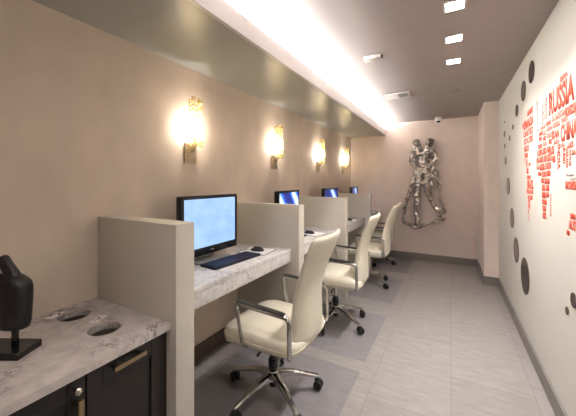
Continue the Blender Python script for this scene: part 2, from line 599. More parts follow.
def make_chair():
    """faces -X, origin on the floor under the gas column"""
    t = thing('office_chair', '', 'chair')
    # seat cushion
    b = B()
    prof = [(.392, .17, .16), (.395, .23, .215), (.408, .252, .236), (.43, .26, .243), (.46, .26, .243), (.478, .254, .238), (.490, .238, .222), (.496, .18, .17), (.497, .07, .06)]
    rings = []
    for z, hx, hy in prof:
        r = sring(0.022, 0, z, hx, hy, 6, 44)
        r = [(x, y, z + (0.006 if z > .44 else 0) * (-(x - .05) / .2) - (0.02 * max(0, (-x - .10) / .1) if z > .4 else 0)) for x, y, z in r]
        rings.append(r)
    loft(b, rings); obj('seat', b, 'leather', t, angle=70)
    b = B()
    tube(b, [(x, y, z) for x, y, z in sring(0.022, 0, 0.436, .2605, .2435, 6, 44)] + [sring(0.022, 0, 0.436, .2605, .2435, 6, 44)[0]], 0.0028, 6)
    obj('piping', b, 'leather', t)
    # backrest: loft of rounded sections along the side curve
    b = B()
    prof = [(.236, .402, .12, .010), (.248, .405, .165, .020), (.256, .425, .186, .030), (.260, .48, .192, .036), (.260, .56, .178, .037), (.260, .64, .168, .035),
            (.269, .72, .165, .031), (.291, .80, .171, .027), (.323, .88, .184, .023), (.358, .95, .198, .021), (.382, 1.005, .204, .018), (.393, 1.03, .200, .016), (.398, 1.042, .185, .010), (.399, 1.046, .15, .004)]
    rings = []
    n = 36
    for i, (x, z, hw, ht) in enumerate(prof):
        p0 = prof[max(i - 1, 0)]; p1 = prof[min(i + 1, len(prof) - 1)]
        d = Vector((p1[0] - p0[0], 0, p1[1] - p0[1]))
        if i < 2: d = Vector((0.15, 0, 1))
        if i > len(prof) - 4: d = Vector((0.34, 0, 1))
        d.normalize(); nx = Vector((d.z, 0, -d.x))
        ring = []
        for q in sring(0, 0, 0, ht, hw, 3.2, n):
            cur = -0.03 * (q[1] / 0.2) ** 2
            ring.append(tuple(Vector((x + cur, q[1], z)) + nx * q[0]))
        rings.append(ring)
    loft(b, rings); obj('backrest', b, 'leather', t, angle=70)
    # arms
    for s in (-1, 1):
        y = s * 0.262
        pts = fillet([(-0.02, y - s * 0.05, .405), (-0.035, y, .42), (-0.085, y, .655), (0.262, y, .640), (0.262, y, .425), (0.24, y - s * 0.05, .41)], 0.035, 6)
        b = B(); tube(b, pts, 0.013, 10, flat=0.75); a = obj('armrest', b, 'chrome', t)
        b = B()
        pr = [(-0.075, .012), (-0.06, .022), (0.0, .023), (0.12, .023), (0.21, .020), (0.235, .010)]
        loft(b, [[(x, y + h * math.cos(2 * PI * k / 12), 0.655 - 0.043 * (x + .085) + 0.0145 + 0.006 * math.sin(2 * PI * k / 12)) for k in range(12)] for x, h in pr])
        obj('arm_pad', b, 'black', a)
    # tilt mechanism, lever, gas column
    b = B(); box(b, -0.09, 0.11, -0.075, 0.075, 0.345, 0.391, 0.012, 2); box(b, 0.10, 0.235, -0.04, 0.04, 0.372, 0.395, 0.005, 1)
    mech = obj('tilt_mechanism', b, 'black', t)
    b = B(); tube(b, [(0.03, -0.07, 0.362), (0.02, -0.16, 0.358), (0.02, -0.20, 0.35)], [0.005, 0.005, 0.008], 8); obj('lever', b, 'black', mech)
    b = B(); cyl(b, (0, 0, 0.24), 0.014, 'Z', 0.11, 16); obj('gas_piston', b, 'chrome', t)
    b = B(); cyl(b, (0, 0, 0.055), 0.024, 'Z', 0.19, 18, bevel=0.003); cyl(b, (0, 0, 0.175), 0.030, 'Z', 0.05, 18, bevel=0.003); obj('column_sleeve', b, 'black', t)
    b = B(); cyl(b, (0, 0, 0.095), 0.042, 'Z', 0.06, 24, r2=0.033, bevel=0.004); obj('hub', b, 'chrome', t)
    for k in range(5):
        a = math.radians(184 + 72 * k)
        R = Matrix.Rotation(a, 4, 'Z')
        b = B()
        rings = []
        for x, hw, zt, zb in [(0.025, .024, .150, .105), (.09, .022, .145, .115), (.16, .019, .131, .108), (.23, .016, .108, .088), (.285, .014, .090, .074), (.302, .009, .084, .072)]:
            rings.append([R @ Vector(p) for p in [(x, -hw, zb), (x, hw, zb), (x, hw, zt - .006), (x, hw * .55, zt), (x, -hw * .55, zt), (x, -hw, zt - .006)]])
        loft(b, rings); leg = obj('base_leg', b, 'chrome', t, angle=35)
        b = B()
        cx = R @ Vector((0.284, 0, 0))
        ca = a + 0.9 * (k % 3) - 0.6
        Q = Matrix.Translation(cx) @ Matrix.Rotation(ca, 4, 'Z')
        bb = B()
        cyl(bb, (0.012, -0.027, 0.028), 0.028, 'Y', 0.020, 20, bevel=0.004)
        cyl(bb, (0.012, 0.007, 0.028), 0.028, 'Y', 0.020, 20, bevel=0.004)
        cyl(bb, (0.012, -0.009, 0.028), 0.010, 'Y', 0.018, 10)
        box(bb, -0.012, 0.03, -0.0075, 0.0075, 0.03, 0.062, 0.004, 1)
        cyl(bb, (0, 0, 0.055), 0.007, 'Z', 0.022, 10)
        bmesh.ops.transform(bb, matrix=Q, verts=bb.verts)
        obj('castor', bb, 'rubber', leg)
        b.free()
    return t


cl = ['cream leather high-backed swivel chair at the nearest desk, largest in view',
      'cream leather swivel chair at the second desk, directly behind the nearest chair',
      'cream leather swivel chair at the third desk, its back against the wall sculpture side',
      'cream leather swivel chair at the last desk, almost hidden by the third chair']
cl[2] = 'cream leather swivel chair at the third desk, third from the front'
CH = [(-0.98, 1.56, 0.0, 0.0), (-0.965, 2.66, 0.05, 0.10), (-0.975, 3.88, 0.02, 0.10), (-1.09, 4.93, 0.08, 0.3)]
ch0 = make_chair()
ch0['label'] = cl[0]; ch0['group'] = 'swivel chairs along the desks'
for i, (x, y, r, swivel) in enumerate(CH):
    if i == 0: ch0.location = (x, y, 0.0062); ch0.rotation_euler = (0, 0, r)
    else:
        c = dup(ch0, (x, y, 0.0062), cl[i], r)
        for ch in c.children:                     # the star base swivels on its own
            if ch.name.startswith('base_leg'): ch.rotation_euler.z = swivel
            elif i == 3 and not ch.name.startswith(('hub', 'column')): ch.location.z = -0.045   # seat let down
mtl = ['clear vinyl floor mat under the nearest swivel chair', 'clear vinyl floor mat under the second swivel chair',
       'clear vinyl floor mat under the third swivel chair', 'clear vinyl floor mat under the chair nearest the back wall']
for i, (y0, y1) in enumerate([(1.02, 2.04), (2.17, 3.0), (3.36, 4.25), (4.55, 5.40)]):
    b = B(); box(b, -1.45, -0.56, y0, y1, 0.001, 0.006, 0.002, 1)
    tag(obj('chair_mat', b, 'mat', loc=(-1.0, (y0 + y1) / 2, 0)), mtl[i], 'floor mat', 'floor mats under the chairs')

# ------------------------------------------------------------------ dark cabinet with marble counter
CY0, CY1 = -0.55, PART_Y[0][0] - 0.002
XF = XC - 0.026                                   # door faces
HOLES = [(-1.538, 0.703, 0.064), (-1.287, 0.702, 0.062)]
t = thing('storage_cabinet', 'near-black panelled cabinet under the marble counter with the two round holes', 'cabinet', (XL + 0.3, (CY0 + CY1) / 2, 0))
ox, oy = XL + 0.3, (CY0 + CY1) / 2


def cab(name, fn, m, parent=None, **k):
    b = B(); fn(b); bmesh.ops.translate(b, vec=(-ox, -oy, 0), verts=b.verts)
    return obj(name, b, m, parent if parent is not None else t, **k)


ZT = ZC - 0.030


def carcass(b):
    box(b, XL + 0.002, XL + 0.02, CY0, CY1, 0.08, ZT - 0.001)
    box(b, XL + 0.02, XF - 0.024, CY0, CY0 + 0.018, 0.08, ZT - 0.001)
    box(b, XL + 0.02, XF - 0.002, CY1 - 0.022, CY1, 0.08, ZT - 0.001)
    box(b, XL + 0.02, XF - 0.024, 0.175, 0.193, 0.08, ZT - 0.001)
    box(b, XL + 0.02, XF - 0.024, 0.534, 0.552, 0.08, ZT - 0.001)
    box(b, XL + 0.02, XF - 0.024, CY0 + 0.018, CY1 - 0.022, 0.08, 0.098)
    box(b, XF - 0.06, XF - 0.024, CY0 + 0.018, CY1 - 0.022, ZT - 0.02, ZT - 0.001)


cab('carcass', carcass, 'cab', smooth=False)
cab('plinth', lambda b: box(b, XL + 0.02, XF - 0.07, CY0 + 0.01, CY1 - 0.01, 0, 0.08), 'inner', smooth=False)


def door(y0, y1, name='door'):
    z0, z1 = 0.09, ZT - 0.006
    w = 0.055

    def f(b):
        box(b, XF - 0.022, XF, y0, y0 + w, z0, z1, 0.0015, 1)
        box(b, XF - 0.022, XF, y1 - w, y1, z0, z1, 0.0015, 1)
        box(b, XF - 0.022, XF, y0 + w, y1 - w, z0, z0 + w, 0.0015, 1)
        box(b, XF - 0.022, XF, y0 + w, y1 - w, z1 - w * 1.35, z1, 0.0015, 1)
    d = cab(name, f, 'cab')
    cab('panel', lambda b: box(b, XF - 0.018, XF - 0.010, y0 + w - 0.002, y1 - w + 0.002, z0 + w - 0.002, z1 - w * 1.3), 'cab', d, smooth=False)
    return d


def bar_pull(p, q):
    def f(b):
        p1, q1 = Vector(p), Vector(q)
        ax = 'Y' if abs(p1.y - q1.y) > 0.01 else 'Z'
        L = (q1 - p1).length
        out = 0.030
        x = XF + out
        if ax == 'Y':
            box(b, x - 0.006, x + 0.006, p1.y, q1.y, p1.z - 0.009, p1.z + 0.009, 0.002, 2)
            for yy in (p1.y + 0.015, q1.y - 0.015): box(b, XF - 0.001, x - 0.005, yy - 0.006, yy + 0.006, p1.z - 0.006, p1.z + 0.006, 0.001, 1)
        else:
            box(b, x - 0.006, x + 0.006, p1.y - 0.009, p1.y + 0.009, p1.z, q1.z, 0.002, 2)
            for zz in (p1.z + 0.02, q1.z - 0.02): box(b, XF - 0.001, x - 0.005, p1.y - 0.006, p1.y + 0.006, zz - 0.006, zz + 0.006, 0.001, 1)
    return f


d = door(0.545, 0.851, 'bin_door')
cab('handle', bar_pull((0, 0.622, 0.655), (0, 0.752, 0.655)), 'brass', d)['label'] = 'brass bar handle'
for y0, y1, hy in [(0.187, 0.541, 0.512), (-0.17, 0.183, -0.14), (-0.548, -0.174, -0.20)]:
    d = door(y0, y1)
    cab('handle', bar_pull((0, hy, 0.40), (0, hy, 0.617)), 'brass', d)['label'] = 'brass bar handle'

    def kn(b):
        sphere(b, (XF + 0.026, hy - 0.006, 0.648), 0.0135, (0.8, 1, 1))
        cyl(b, (XF - 0.001, hy - 0.006, 0.648), 0.006, 'X', 0.022, 12)
    cab('knob', kn, 'silver', d)['label'] = 'round silver knob'

# counter with two real holes
ct = thing('marble_counter', 'veined marble counter with two round waste holes, on the near-black cabinet', 'counter', (XL + 0.3, (CY0 + CY1) / 2, ZT))


def counter_mesh():
    b = B()
    outer = [(XL + 0.001, CY0), (XC, CY0), (XC, CY1 - 0.0), (XL + 0.001, CY1 - 0.0)]
    loops = [outer] + [[(hx + r * math.cos(2 * PI * k / 40), hy + r * math.sin(2 * PI * k / 40)) for k in range(40)] for hx, hy, r in HOLES]
    lv = {}
    for z in (ZT, ZC):
        es = []
        for li, lp in enumerate(loops):
            vs = [b.verts.new((x, y, z)) for x, y in lp]
            lv[(li, z)] = vs
            for i in range(len(vs)): es.append(b.edges.new((vs[i], vs[(i + 1) % len(vs)])))
        bmesh.ops.triangle_fill(b, use_beauty=True, use_dissolve=False, edges=es)
    for li in range(3):
        lo, hi = lv[(li, ZT)], lv[(li, ZC)]
        for i in range(len(lo)):
            j = (i + 1) % len(lo)
            b.faces.new((lo[i], lo[j], hi[j], hi[i]))
    return b


b = counter_mesh(); bmesh.ops.translate(b, vec=(-ox, -oy, -ZT), verts=b.verts)
obj('slab', b, 'marble2', ct, angle=30)
for hx, hy, r in HOLES:
    b = B()
    n = 40

    def ring(rr, z): return [(hx + rr * math.cos(2 * PI * k / n), hy + rr * math.sin(2 * PI * k / n), z) for k in range(n)]
    rr = r + 0.004
    loft(b, [ring(rr, ZT - 0.0005), ring(rr - 0.002, ZT - 0.0005), ring(rr - 0.002, 0.50), ring(rr, 0.50), ring(rr, ZT - 0.0005)], cap=False)
    bmesh.ops.translate(b, vec=(-ox, -oy, -ZT), verts=b.verts)
    obj('chute_ring', b, 'chute', ct)
    b = B(); cyl(b, (hx, hy, 0.498), rr, 'Z', 0.004, 32); bmesh.ops.translate(b, vec=(-ox, -oy, -ZT), verts=b.verts)
    obj('chute_flap', b, 'inner', ct)
# small clear stickers with a dark looped arrow beside each hole
for k, ((x, y), l) in enumerate(zip([(-1.615, 0.655), (-1.40, 0.735)],
                                    ['pale sticker with a dark curved arrow beside the hole nearer the wall',
                                     'pale sticker with a dark mark between the two counter holes'])):
    s = thing('counter_sticker', l, 'sticker', (x, y, ZC), 0.5)
    s['group'] = 'stickers on the counter'
    b = B(); box(b, -0.020, 0.020, -0.036, 0.036, 0.0002, 0.0008); obj('backing', b, 'sticker', s, smooth=False)
    b = B()
    pts = [(0.016 * math.cos(a), 0.022 * math.sin(a), 0.0014) for a in [PI * 0.1 + PI * 1.1 * i / 10 for i in range(11)]] if k == 0 else [(-0.012, -0.014, 0.0014), (0.012, 0.0, 0.0014), (-0.012, 0.014, 0.0014)]
    tube(b, pts, 0.004, 6, flat=0.15); obj('arrow_mark', b, 'black', s)

# dark torso sculpture
TH = 0.51
st = thing('torso_sculpture', 'dark headless torso sculpture on a black block, standing on the marble counter', 'sculpture', (-1.425, 0.425, ZC), math.radians(208))
b = B(); box(b, -0.095, 0.095, -0.050, 0.050, 0.0, 0.026, 0.002, 1); obj('base_block', b, 'blackstone', st)
# post and torso are set in a frame whose x axis runs across the room view
tf = Matrix.Translation((-1.382, 0.440, 0)) @ Matrix.Rotation(0.51, 4, 'Z')
ROOT = Matrix.Translation((-1.425, 0.425, ZC)) @ Matrix.Rotation(math.radians(208), 4, 'Z')


def torso_part(name, b, m):
    bmesh.ops.transform(b, matrix=ROOT.inverted() @ tf, verts=b.verts)
    return obj(name, b, m, st, angle=60)


b = B(); box(b, -0.008, 0.008, -0.008, 0.008, ZC + 0.026, 0.83, 0.001, 1); torso_part('post', b, 'blackstone')
b = B()
prof = [(0.816, .034, .000, .020), (0.819, .044, .000, .030), (0.84, .0475, .000, .036), (0.88, .0480, .001, .038), (0.92, .0490, .002, .039), (0.945, .0520, -.001, .041), (0.965, .056, -.005, .042),
        (0.982, .056, -.010, .040), (0.994, .051, -.016, .036), (1.004, .043, -.022, .031), (1.012, .032, -.028, .024), (1.018, .016, -.030, .014)]
loft(b, [sring(cx, 0, z, hx, hy, 2.6, 28) for z, hx, cx, hy in prof])
tube(b, [(.002, 0, .980), (-.010, 0, 1.010), (-.030, 0, 1.042), (-.046, 0, 1.066), (-.051, 0, 1.073)], [.026, .022, .0195, .020, .015], 18)
torso_part('torso', b, 'sculpt')
b = B(); tube(b, smooth_path([(-.070, 0, .995), (-.085, 0.0, .965), (-.088, 0.004, .93), (-.086, 0.006, .912)], 4), [.030] * 4 + [.028] * 4 + [.025] * 4 + [.02], 14); torso_part('arm_stump', b, 'sculpt')


# ------------------------------------------------------------------ wall lamps
def make_sconce():
    """origin on the wall at the foot of the back plate, +X out of the wall"""
    t = thing('wall_sconce', '', 'wall lamp')
    b = B(); box(b, 0.001, 0.018, -0.052, 0.052, 0.0, 0.150, 0.004, 2); pl = obj('back_plate', b, 'bronze', t)
    b = B(); box(b, 0.018, 0.023, -0.040, 0.040, 0.012, 0.138, 0.003, 1); obj('plate_face', b, 'bronze', pl)
    b = B(); tube(b, smooth_path([(0.018, 0, 0.085), (0.04, 0, 0.09), (0.055, 0, 0.115), (0.055, 0, 0.165)], 4), 0.009, 10)
    cyl(b, (0.055, 0, 0.16), 0.020, 'Z', 0.02, 16, r2=0.024); obj('bracket', b, 'bronze', t)
    # curved panel of crystal pieces
    rnd = random.Random(3)
    b = B()
    nu, nv = 14, 34
    g = []
    for j in range(nv + 1):
        z = 0.115 + 0.345 * j / nv
        row = []
        for i in range(nu + 1):
            a = math.radians(-88 + 176 * i / nu)
            r = 0.054 + rnd.uniform(-0.006, 0.008)
            jag = rnd.uniform(-0.012, 0.012) if j in (0, nv) else rnd.uniform(-0.002, 0.002)
            row.append(b.verts.new((0.05 + r * math.cos(a), r * math.sin(a), z + jag)))
        g.append(row)
    for j in range(nv):
        for i in range(nu):
            if rnd.random() < (0.10 if j < nv - 3 else 0.3): continue
            b.faces.new((g[j][i], g[j][i + 1], g[j + 1][i + 1], g[j + 1][i]))
    bmesh.ops.solidify(b, geom=b.faces[:], thickness=0.004)
    obj('shade', b, 'shade', t, smooth=False)
    b = B(); cyl(b, (0.055, 0, 0.18), 0.012, 'Z', 0.08, 14, bevel=0.004); obj('bulb', b, 'bulb', t)
    return t


sl = ['lit amber crystal wall lamp above the nearest marble desk, largest of four', 'lit amber crystal wall lamp above the second desk, second from the front',
      'lit amber crystal wall lamp above the third desk, third from the front', 'lit amber crystal wall lamp nearest the back wall, farthest of four']
SY = [1.515, 2.675, 3.865, 4.985]
sc0 = make_sconce(); sc0['label'] = sl[0]; sc0['group'] = 'lamps along the left wall'; sc0.location = (XL, SY[0], 1.48)
for y, l in zip(SY[1:], sl[1:]): dup(sc0, (XL, y, 1.48), l)


def light(name, typ, loc, energy, col, rot=(0, 0, 0), **k):
    d = bpy.data.lights.new(name, typ)
    d.energy = energy; d.color = col
    for a, v in k.items(): setattr(d, a, v)
    o = bpy.data.objects.new(name, d); COL.objects.link(o)
    o.location = loc; o.rotation_euler = rot
    return o


WARM = (1.0, 0.93, 0.83)
for y in SY:
    light('sconce_glow', 'POINT', (XL + 0.055, y, 1.48 + 0.25), 4.4, WARM, shadow_soft_size=0.02)

# ------------------------------------------------------------------ ceiling fittings
dnl = ['lit square downlight in the grey ceiling, nearest the camera of three in view', 'lit square downlight in the grey ceiling, middle of the three in view', 'lit square downlight in the grey ceiling, farthest of the three']
DY = [1.964, 2.42, 2.877]
dn = None
for i, y in enumerate(DY + [0.55]):  # the last one is assumed, unseen overhead, added for its light
    l = dnl[i] if i < 3 else 'assumed lit square downlight in the ceiling beside the marble counter, unseen overhead'
    if dn is None:
        dn = thing('downlight', l, 'ceiling light', (0.019, y, HC), 0, 'downlights in the ceiling')
        b = B()
        for x0, x1, y0, y1 in [(-.058, .058, -.058, -.047), (-.058, .058, .047, .058), (-.058, -.047, -.047, .047), (.047, .058, -.047, .047)]:
            box(b, x0, x1, y0, y1, -0.006, -0.0005)
        obj('frame', b, 'whitemet', dn, smooth=False)
        b = B(); box(b, -.0465, .0465, -.0465, .0465, -0.003, -0.0005); obj('lens', b, 'lens', dn, smooth=False)
    else:
        dup(dn, (0.019, y, HC), l)
    light('downlight_beam', 'AREA', (0.019, y, HC - 0.008), 3.8 if i < 3 else 2.4, (1.0, 0.97, 0.94), shape='SQUARE', size=0.09, spread=math.radians(115))

t = thing('ceiling_vent', 'square white louvred air vent in the ceiling near the back wall', 'vent', (-0.557, 3.70, HC))
b = B()
for x0, x1, y0, y1 in [(-.14, .14, -.11, -.088), (-.14, .14, .088, .11), (-.14, -.118, -.088, .088), (.118, .14, -.088, .088), (-.011, .011, -.088, .088)]:
    box(b, x0, x1, y0, y1, -0.012, -0.0005)
obj('frame', b, 'whitemet', t, smooth=False)
b = B(); box(b, -.118, .118, -.088, .088, -0.002, -0.0005); obj('duct', b, 'void', t, smooth=False)
for sx in (-1, 1):
    for k in range(6):
        b = B(); box(b, -.050, .050, -.009, .009, -.0008, .0008)
        bmesh.ops.transform(b, matrix=Matrix.Translation((sx * .0645, -.072 + .029 * k, -0.0085)) @ Matrix.Rotation(math.radians(35 * sx), 4, 'X'), verts=b.verts)
        obj('slat', b, 'whitemet', t, smooth=False)
t = thing('ceiling_sensor', 'small white oblong sensor box on the ceiling beside the bright trough', 'sensor', (-0.56, 2.44, HC))
b = B(); box(b, -.075, .065, -.030, .030, -.030, -.0005, .006, 2); obj('housing', b, 'white', t)
b = B(); cyl(b, (.064, 0, -.016), .013, 'X', .010, 16); obj('lens', b, 'black', t)
t = thing('smoke_detector', 'flat round smoke detector on the ceiling behind the downlights', 'detector', (0.041, 3.84, HC))
b = B(); cyl(b, (0, 0, -.016), .040, 'Z', .0155, 28, r2=.052, bevel=.003); obj('cover', b, 'ceiling', t)
t = thing('security_camera', 'small white dome camera on the ceiling by the back wall', 'camera', (-0.18, 5.30, HC))
b = B(); cyl(b, (0, 0, -.030), .052, 'Z', .0295, 28, bevel=.004); obj('mount', b, 'white', t)
b = B(); sphere(b, (0, -0.004, -.040), .052, (1, 1, 0.95), 24); obj('housing', b, 'white', t)
b = B(); sphere(b, (0.004, -0.024, -.066), .032, (1, 0.8, 0.75), 20); obj('dome', b, 'monitor', t)

# ------------------------------------------------------------------ metal couple on the back wall
ST = dict(
    L_arm=[(-0.511, 1.92), (-0.558, 1.922), (-0.581, 1.757), (-0.562, 1.645), (-0.495, 1.574)],
    L_torso=[(-0.49, 1.93), (-0.479, 1.849), (-0.438, 1.71), (-0.427, 1.564), (-0.463, 1.436)],
    L_leg=[(-0.479, 1.54), (-0.526, 1.471), (-0.59, 1.298), (-0.607, 1.237), (-0.655, 1.062), (-0.694, 0.885), (-0.724, 0.646)],
    L_leg2=[(-0.463, 1.436), (-0.479, 1.333), (-0.495, 1.213), (-0.503, 0.98), (-0.503, 0.747), (-0.484, 0.645)],
    R_torso=[(-0.324, 1.93), (-0.362, 1.775), (-0.393, 1.64), (-0.37, 1.504), (-0.339, 1.401)],
    R_arm=[(-0.316, 1.858), (-0.235, 1.82), (-0.218, 1.719), (-0.294, 1.621), (-0.401, 1.589)],
    R_side=[(-0.278, 1.704), (-0.248, 1.603), (-0.203, 1.417), (-0.163, 1.279), (-0.159, 1.076), (-0.115, 0.936), (-0.077, 0.83)],
    R_leg=[(-0.355, 1.452), (-0.355, 1.266), (-0.318, 1.134), (-0.271, 0.988), (-0.196, 0.866), (-0.159, 0.751)],
    hip=[(-0.438, 1.505), (-0.471, 1.402), (-0.448, 1.325), (-0.37, 1.325), (-0.309, 1.401), (-0.278, 1.469), (-0.218, 1.401)],
    bar=[(-0.724, 0.638), (-0.582, 0.576), (-0.484, 0.559), (-0.385, 0.621), (-0.196, 0.688), (-0.093, 0.718)])
AX, AZ = -0.41, 0.55
art = thing('wall_sculpture', 'welded silver metal sculpture of an embracing couple on the back wall', 'sculpture', (AX, YB, AZ))
rnd = random.Random(11)


def stroke(b, pts, depth, r0, r1, rough=0.22):
    P = smooth_path([(x - AX, -depth, z - AZ) for x, z in pts], 6)
    n = len(P)
    tube(b, P, [1.18 * (r0 + (r1 - r0) * i / (n - 1)) * rnd.uniform(1 - rough, 1 + rough) for i in range(n)], 9)


def scraps(b, pts, depth, k, size):
    P = smooth_path([(x - AX, -depth, z - AZ) for x, z in pts], 6)
    for _ in range(k):
        p = rnd.choice(P) + Vector((rnd.uniform(-.03, .03), rnd.uniform(-.03, .02), rnd.uniform(-.02, .02)))
        q = bmesh.ops.create_cube(b, size=1)
        mtx = Matrix.Translation(p) @ Matrix.Rotation(rnd.uniform(0, 6.3), 4, Vector((rnd.uniform(-1, 1), rnd.uniform(-1, 1), rnd.uniform(-1, 1)))) @ Matrix.Diagonal((size * rnd.uniform(.4, 1.5), size * rnd.uniform(.3, .7), size * rnd.uniform(.5, 1.8), 1))
        bmesh.ops.transform(b, matrix=mtx, verts=q['verts'])


def weld(o, vox=0.010):
    md = o.modifiers.new('weld', 'REMESH'); md.mode = 'VOXEL'; md.voxel_size = vox
    tx = bpy.data.textures.new('hammered', 'CLOUDS'); tx.noise_scale = 0.03
    dm = o.modifiers.new('hammer', 'DISPLACE'); dm.texture = tx; dm.strength = 0.016; dm.mid_level = 0.5
    dg = bpy.context.evaluated_depsgraph_get()
    me = bpy.data.meshes.new_from_object(o.evaluated_get(dg))
    o.modifiers.clear()
    o.data = me


def head(b, x, z, depth, tilt):
    c = Vector((x - AX, -depth, z - AZ))
    sphere(b, c, 0.070, (0.80, 0.85, 1.12), 18)
    sphere(b, c + Vector((tilt * 0.05, -0.01, -0.01)), 0.018, (1, 1, 1), 10)    # nose
    sphere(b, c + Vector((tilt * 0.03, -0.01, -0.05)), 0.028, (1, 1, 0.8), 10)  # chin
    sphere(b, c + Vector((-tilt * 0.02, 0, 0.025)), 0.060, (0.9, 0.9, 0.9), 12)   # hair


b = B()
stroke(b, ST['L_torso'], .07, .052, .050); stroke(b, ST['L_arm'], .09, .026, .022)
stroke(b, [(-.495, 1.85), (-.43, 1.80), (-.35, 1.79), (-.30, 1.76)], .11, .026, .020)
stroke(b, ST['L_leg'], .06, .034, .022); stroke(b, ST['L_leg2'], .08, .050, .036)
stroke(b, [(-.53, 1.60), (-.49, 1.50), (-.46, 1.42)], .06, .030, .035)
for k in ('L_torso', 'L_leg', 'L_leg2', 'L_arm'): scraps(b, ST[k], .08, 16, .05)
o = obj('figure', b, 'scrap', art); weld(o)
b = B(); head(b, -0.504, 1.985, .08, 1); o = obj('figure_head', b, 'scrapdark', art); weld(o, 0.008)
b = B()
stroke(b, ST['R_torso'], .10, .052, .046); stroke(b, ST['R_arm'], .12, .030, .022); stroke(b, ST['R_side'], .07, .022, .016)
stroke(b, ST['R_leg'], .09, .044, .028); stroke(b, [(-.33, 1.84), (-.40, 1.82), (-.47, 1.80)], .13, .026, .020)
stroke(b, ST['hip'], .12, .028, .022); stroke(b, [(-.24, 1.62), (-.28, 1.50), (-.30, 1.40), (-.26, 1.25)], .09, .022, .020)
for k in ('R_torso', 'R_leg', 'R_side', 'hip', 'R_arm'): scraps(b, ST[k], .10, 14, .05)
o = obj('figure', b, 'scrap', art); weld(o)
b = B(); head(b, -0.309, 1.985, .10, -1); o = obj('figure_head', b, 'scrapdark', art); weld(o, 0.008)
b = B(); stroke(b, ST['bar'], .06, .022, .016); scraps(b, ST['bar'], .06, 26, .035)
sphere(b, (-.50 - AX, -.07, .64 - AZ), .05, (1, .8, 1), 12)
tube(b, [(-.5 - AX, -.06, .60 - AZ), (-.5 - AX, 0.0, .60 - AZ)], .012, 8)
tube(b, [(-.19 - AX, -.06, .69 - AZ), (-.19 - AX, 0.0, .69 - AZ)], .012, 8)
o = obj('foot_bar', b, 'scrap', art); weld(o)

# ------------------------------------------------------------------ round smoked mirrors on the right wall
discs = [(2.838, 2.179, .084, 'large round mirror disc, topmost on the white wall beside the ceiling'),
         (3.12, 2.111, .085, 'large round mirror disc just below the topmost one on the white wall'),
         (3.40, 2.003, .056, 'medium round mirror disc, third down from the ceiling on the white wall'),
         (3.599, 1.884, .025, 'small round mirror disc under the three upper ones on the white wall'),
         (4.12, 2.025, .012, 'tiny round mirror disc high in the far corner of the white wall'),
         (4.12, 1.888, .038, 'round mirror disc beside the far corner, under the tiny one'),
         (3.783, 1.799, .026, 'small round mirror disc between the far corner and the red map, higher'),
         (4.105, 1.749, .028, 'small round mirror disc by the far corner, midway down'),
         (4.036, 1.574, .045, 'medium round mirror disc at the bend of the trail, by the far corner'),
         (3.874, 1.297, .091, 'round mirror disc at seat-back height, highest of the four large lower ones'),
         (3.653, .979, .101, 'round mirror disc in the lower row, second of the four large ones'),
         (3.438, .702, .118, 'round mirror disc in the lower row, third of the four large ones'),
         (3.063, .564, .149, 'largest round mirror disc, lowest on the white wall near the floor'),
         (2.058, .666, .021, 'small round mirror disc under the red map at the right edge'),
         (1.965, .754, .038, 'round mirror disc cut by the right edge of the photo')]
for y, z, r, l in discs:
    b = B(); cyl(b, (XR - 0.0005, y, z), r, 'X', -0.006, 40, bevel=0.0015)
    tag(obj('mirror_disc', b, 'mirror', loc=(XR, y, z)), l, 'mirror', 'round mirrors on the white wall')

# ------------------------------------------------------------------ red word map on the right wall
MAPLOC = (XR, 2.5, 1.1)
wm = thing('word_map_wall_art', 'world map of red country names lettered on the white wall', 'wall art', MAPLOC)


def word(txt, u0, u1, z0, z1, m='red', turn=False, bold=0.04):
    cu = bpy.data.curves.new('word', 'FONT')
    cu.body = txt; cu.size = 1.0; cu.offset = bold; cu.resolution_u = 3
    to = bpy.data.objects.new('word', cu)
    me = bpy.data.meshes.new_from_object(to)
    bpy.data.objects.remove(to); bpy.data.curves.remove(cu)
    bm = bmesh.new(); bm.from_mesh(me); bpy.data.meshes.remove(me)
    xs = [v.co.x for v in bm.verts]; ys = [v.co.y for v in bm.verts]
    x0, x1, y0, y1 = min(xs), max(xs), min(ys), max(ys)
    r = bmesh.ops.extrude_face_region(bm, geom=bm.faces[:])
    top = {e for e in r['geom'] if isinstance(e, bmesh.types.BMVert)}
    for v in bm.verts:
        a = (v.co.x - x0) / (x1 - x0); c = (v.co.y - y0) / (y1 - y0)
        if turn: uu, zz = u0 + c * (u1 - u0), z1 - a * (z1 - z0)      # reads downwards
        else: uu, zz = u0 + a * (u1 - u0), z0 + c * (z1 - z0)
        v.co = (-0.0012 if v in top else -0.0002, -uu - MAPLOC[1], zz - MAPLOC[2])
    return obj('country_name', bm, m, wm, smooth=False)


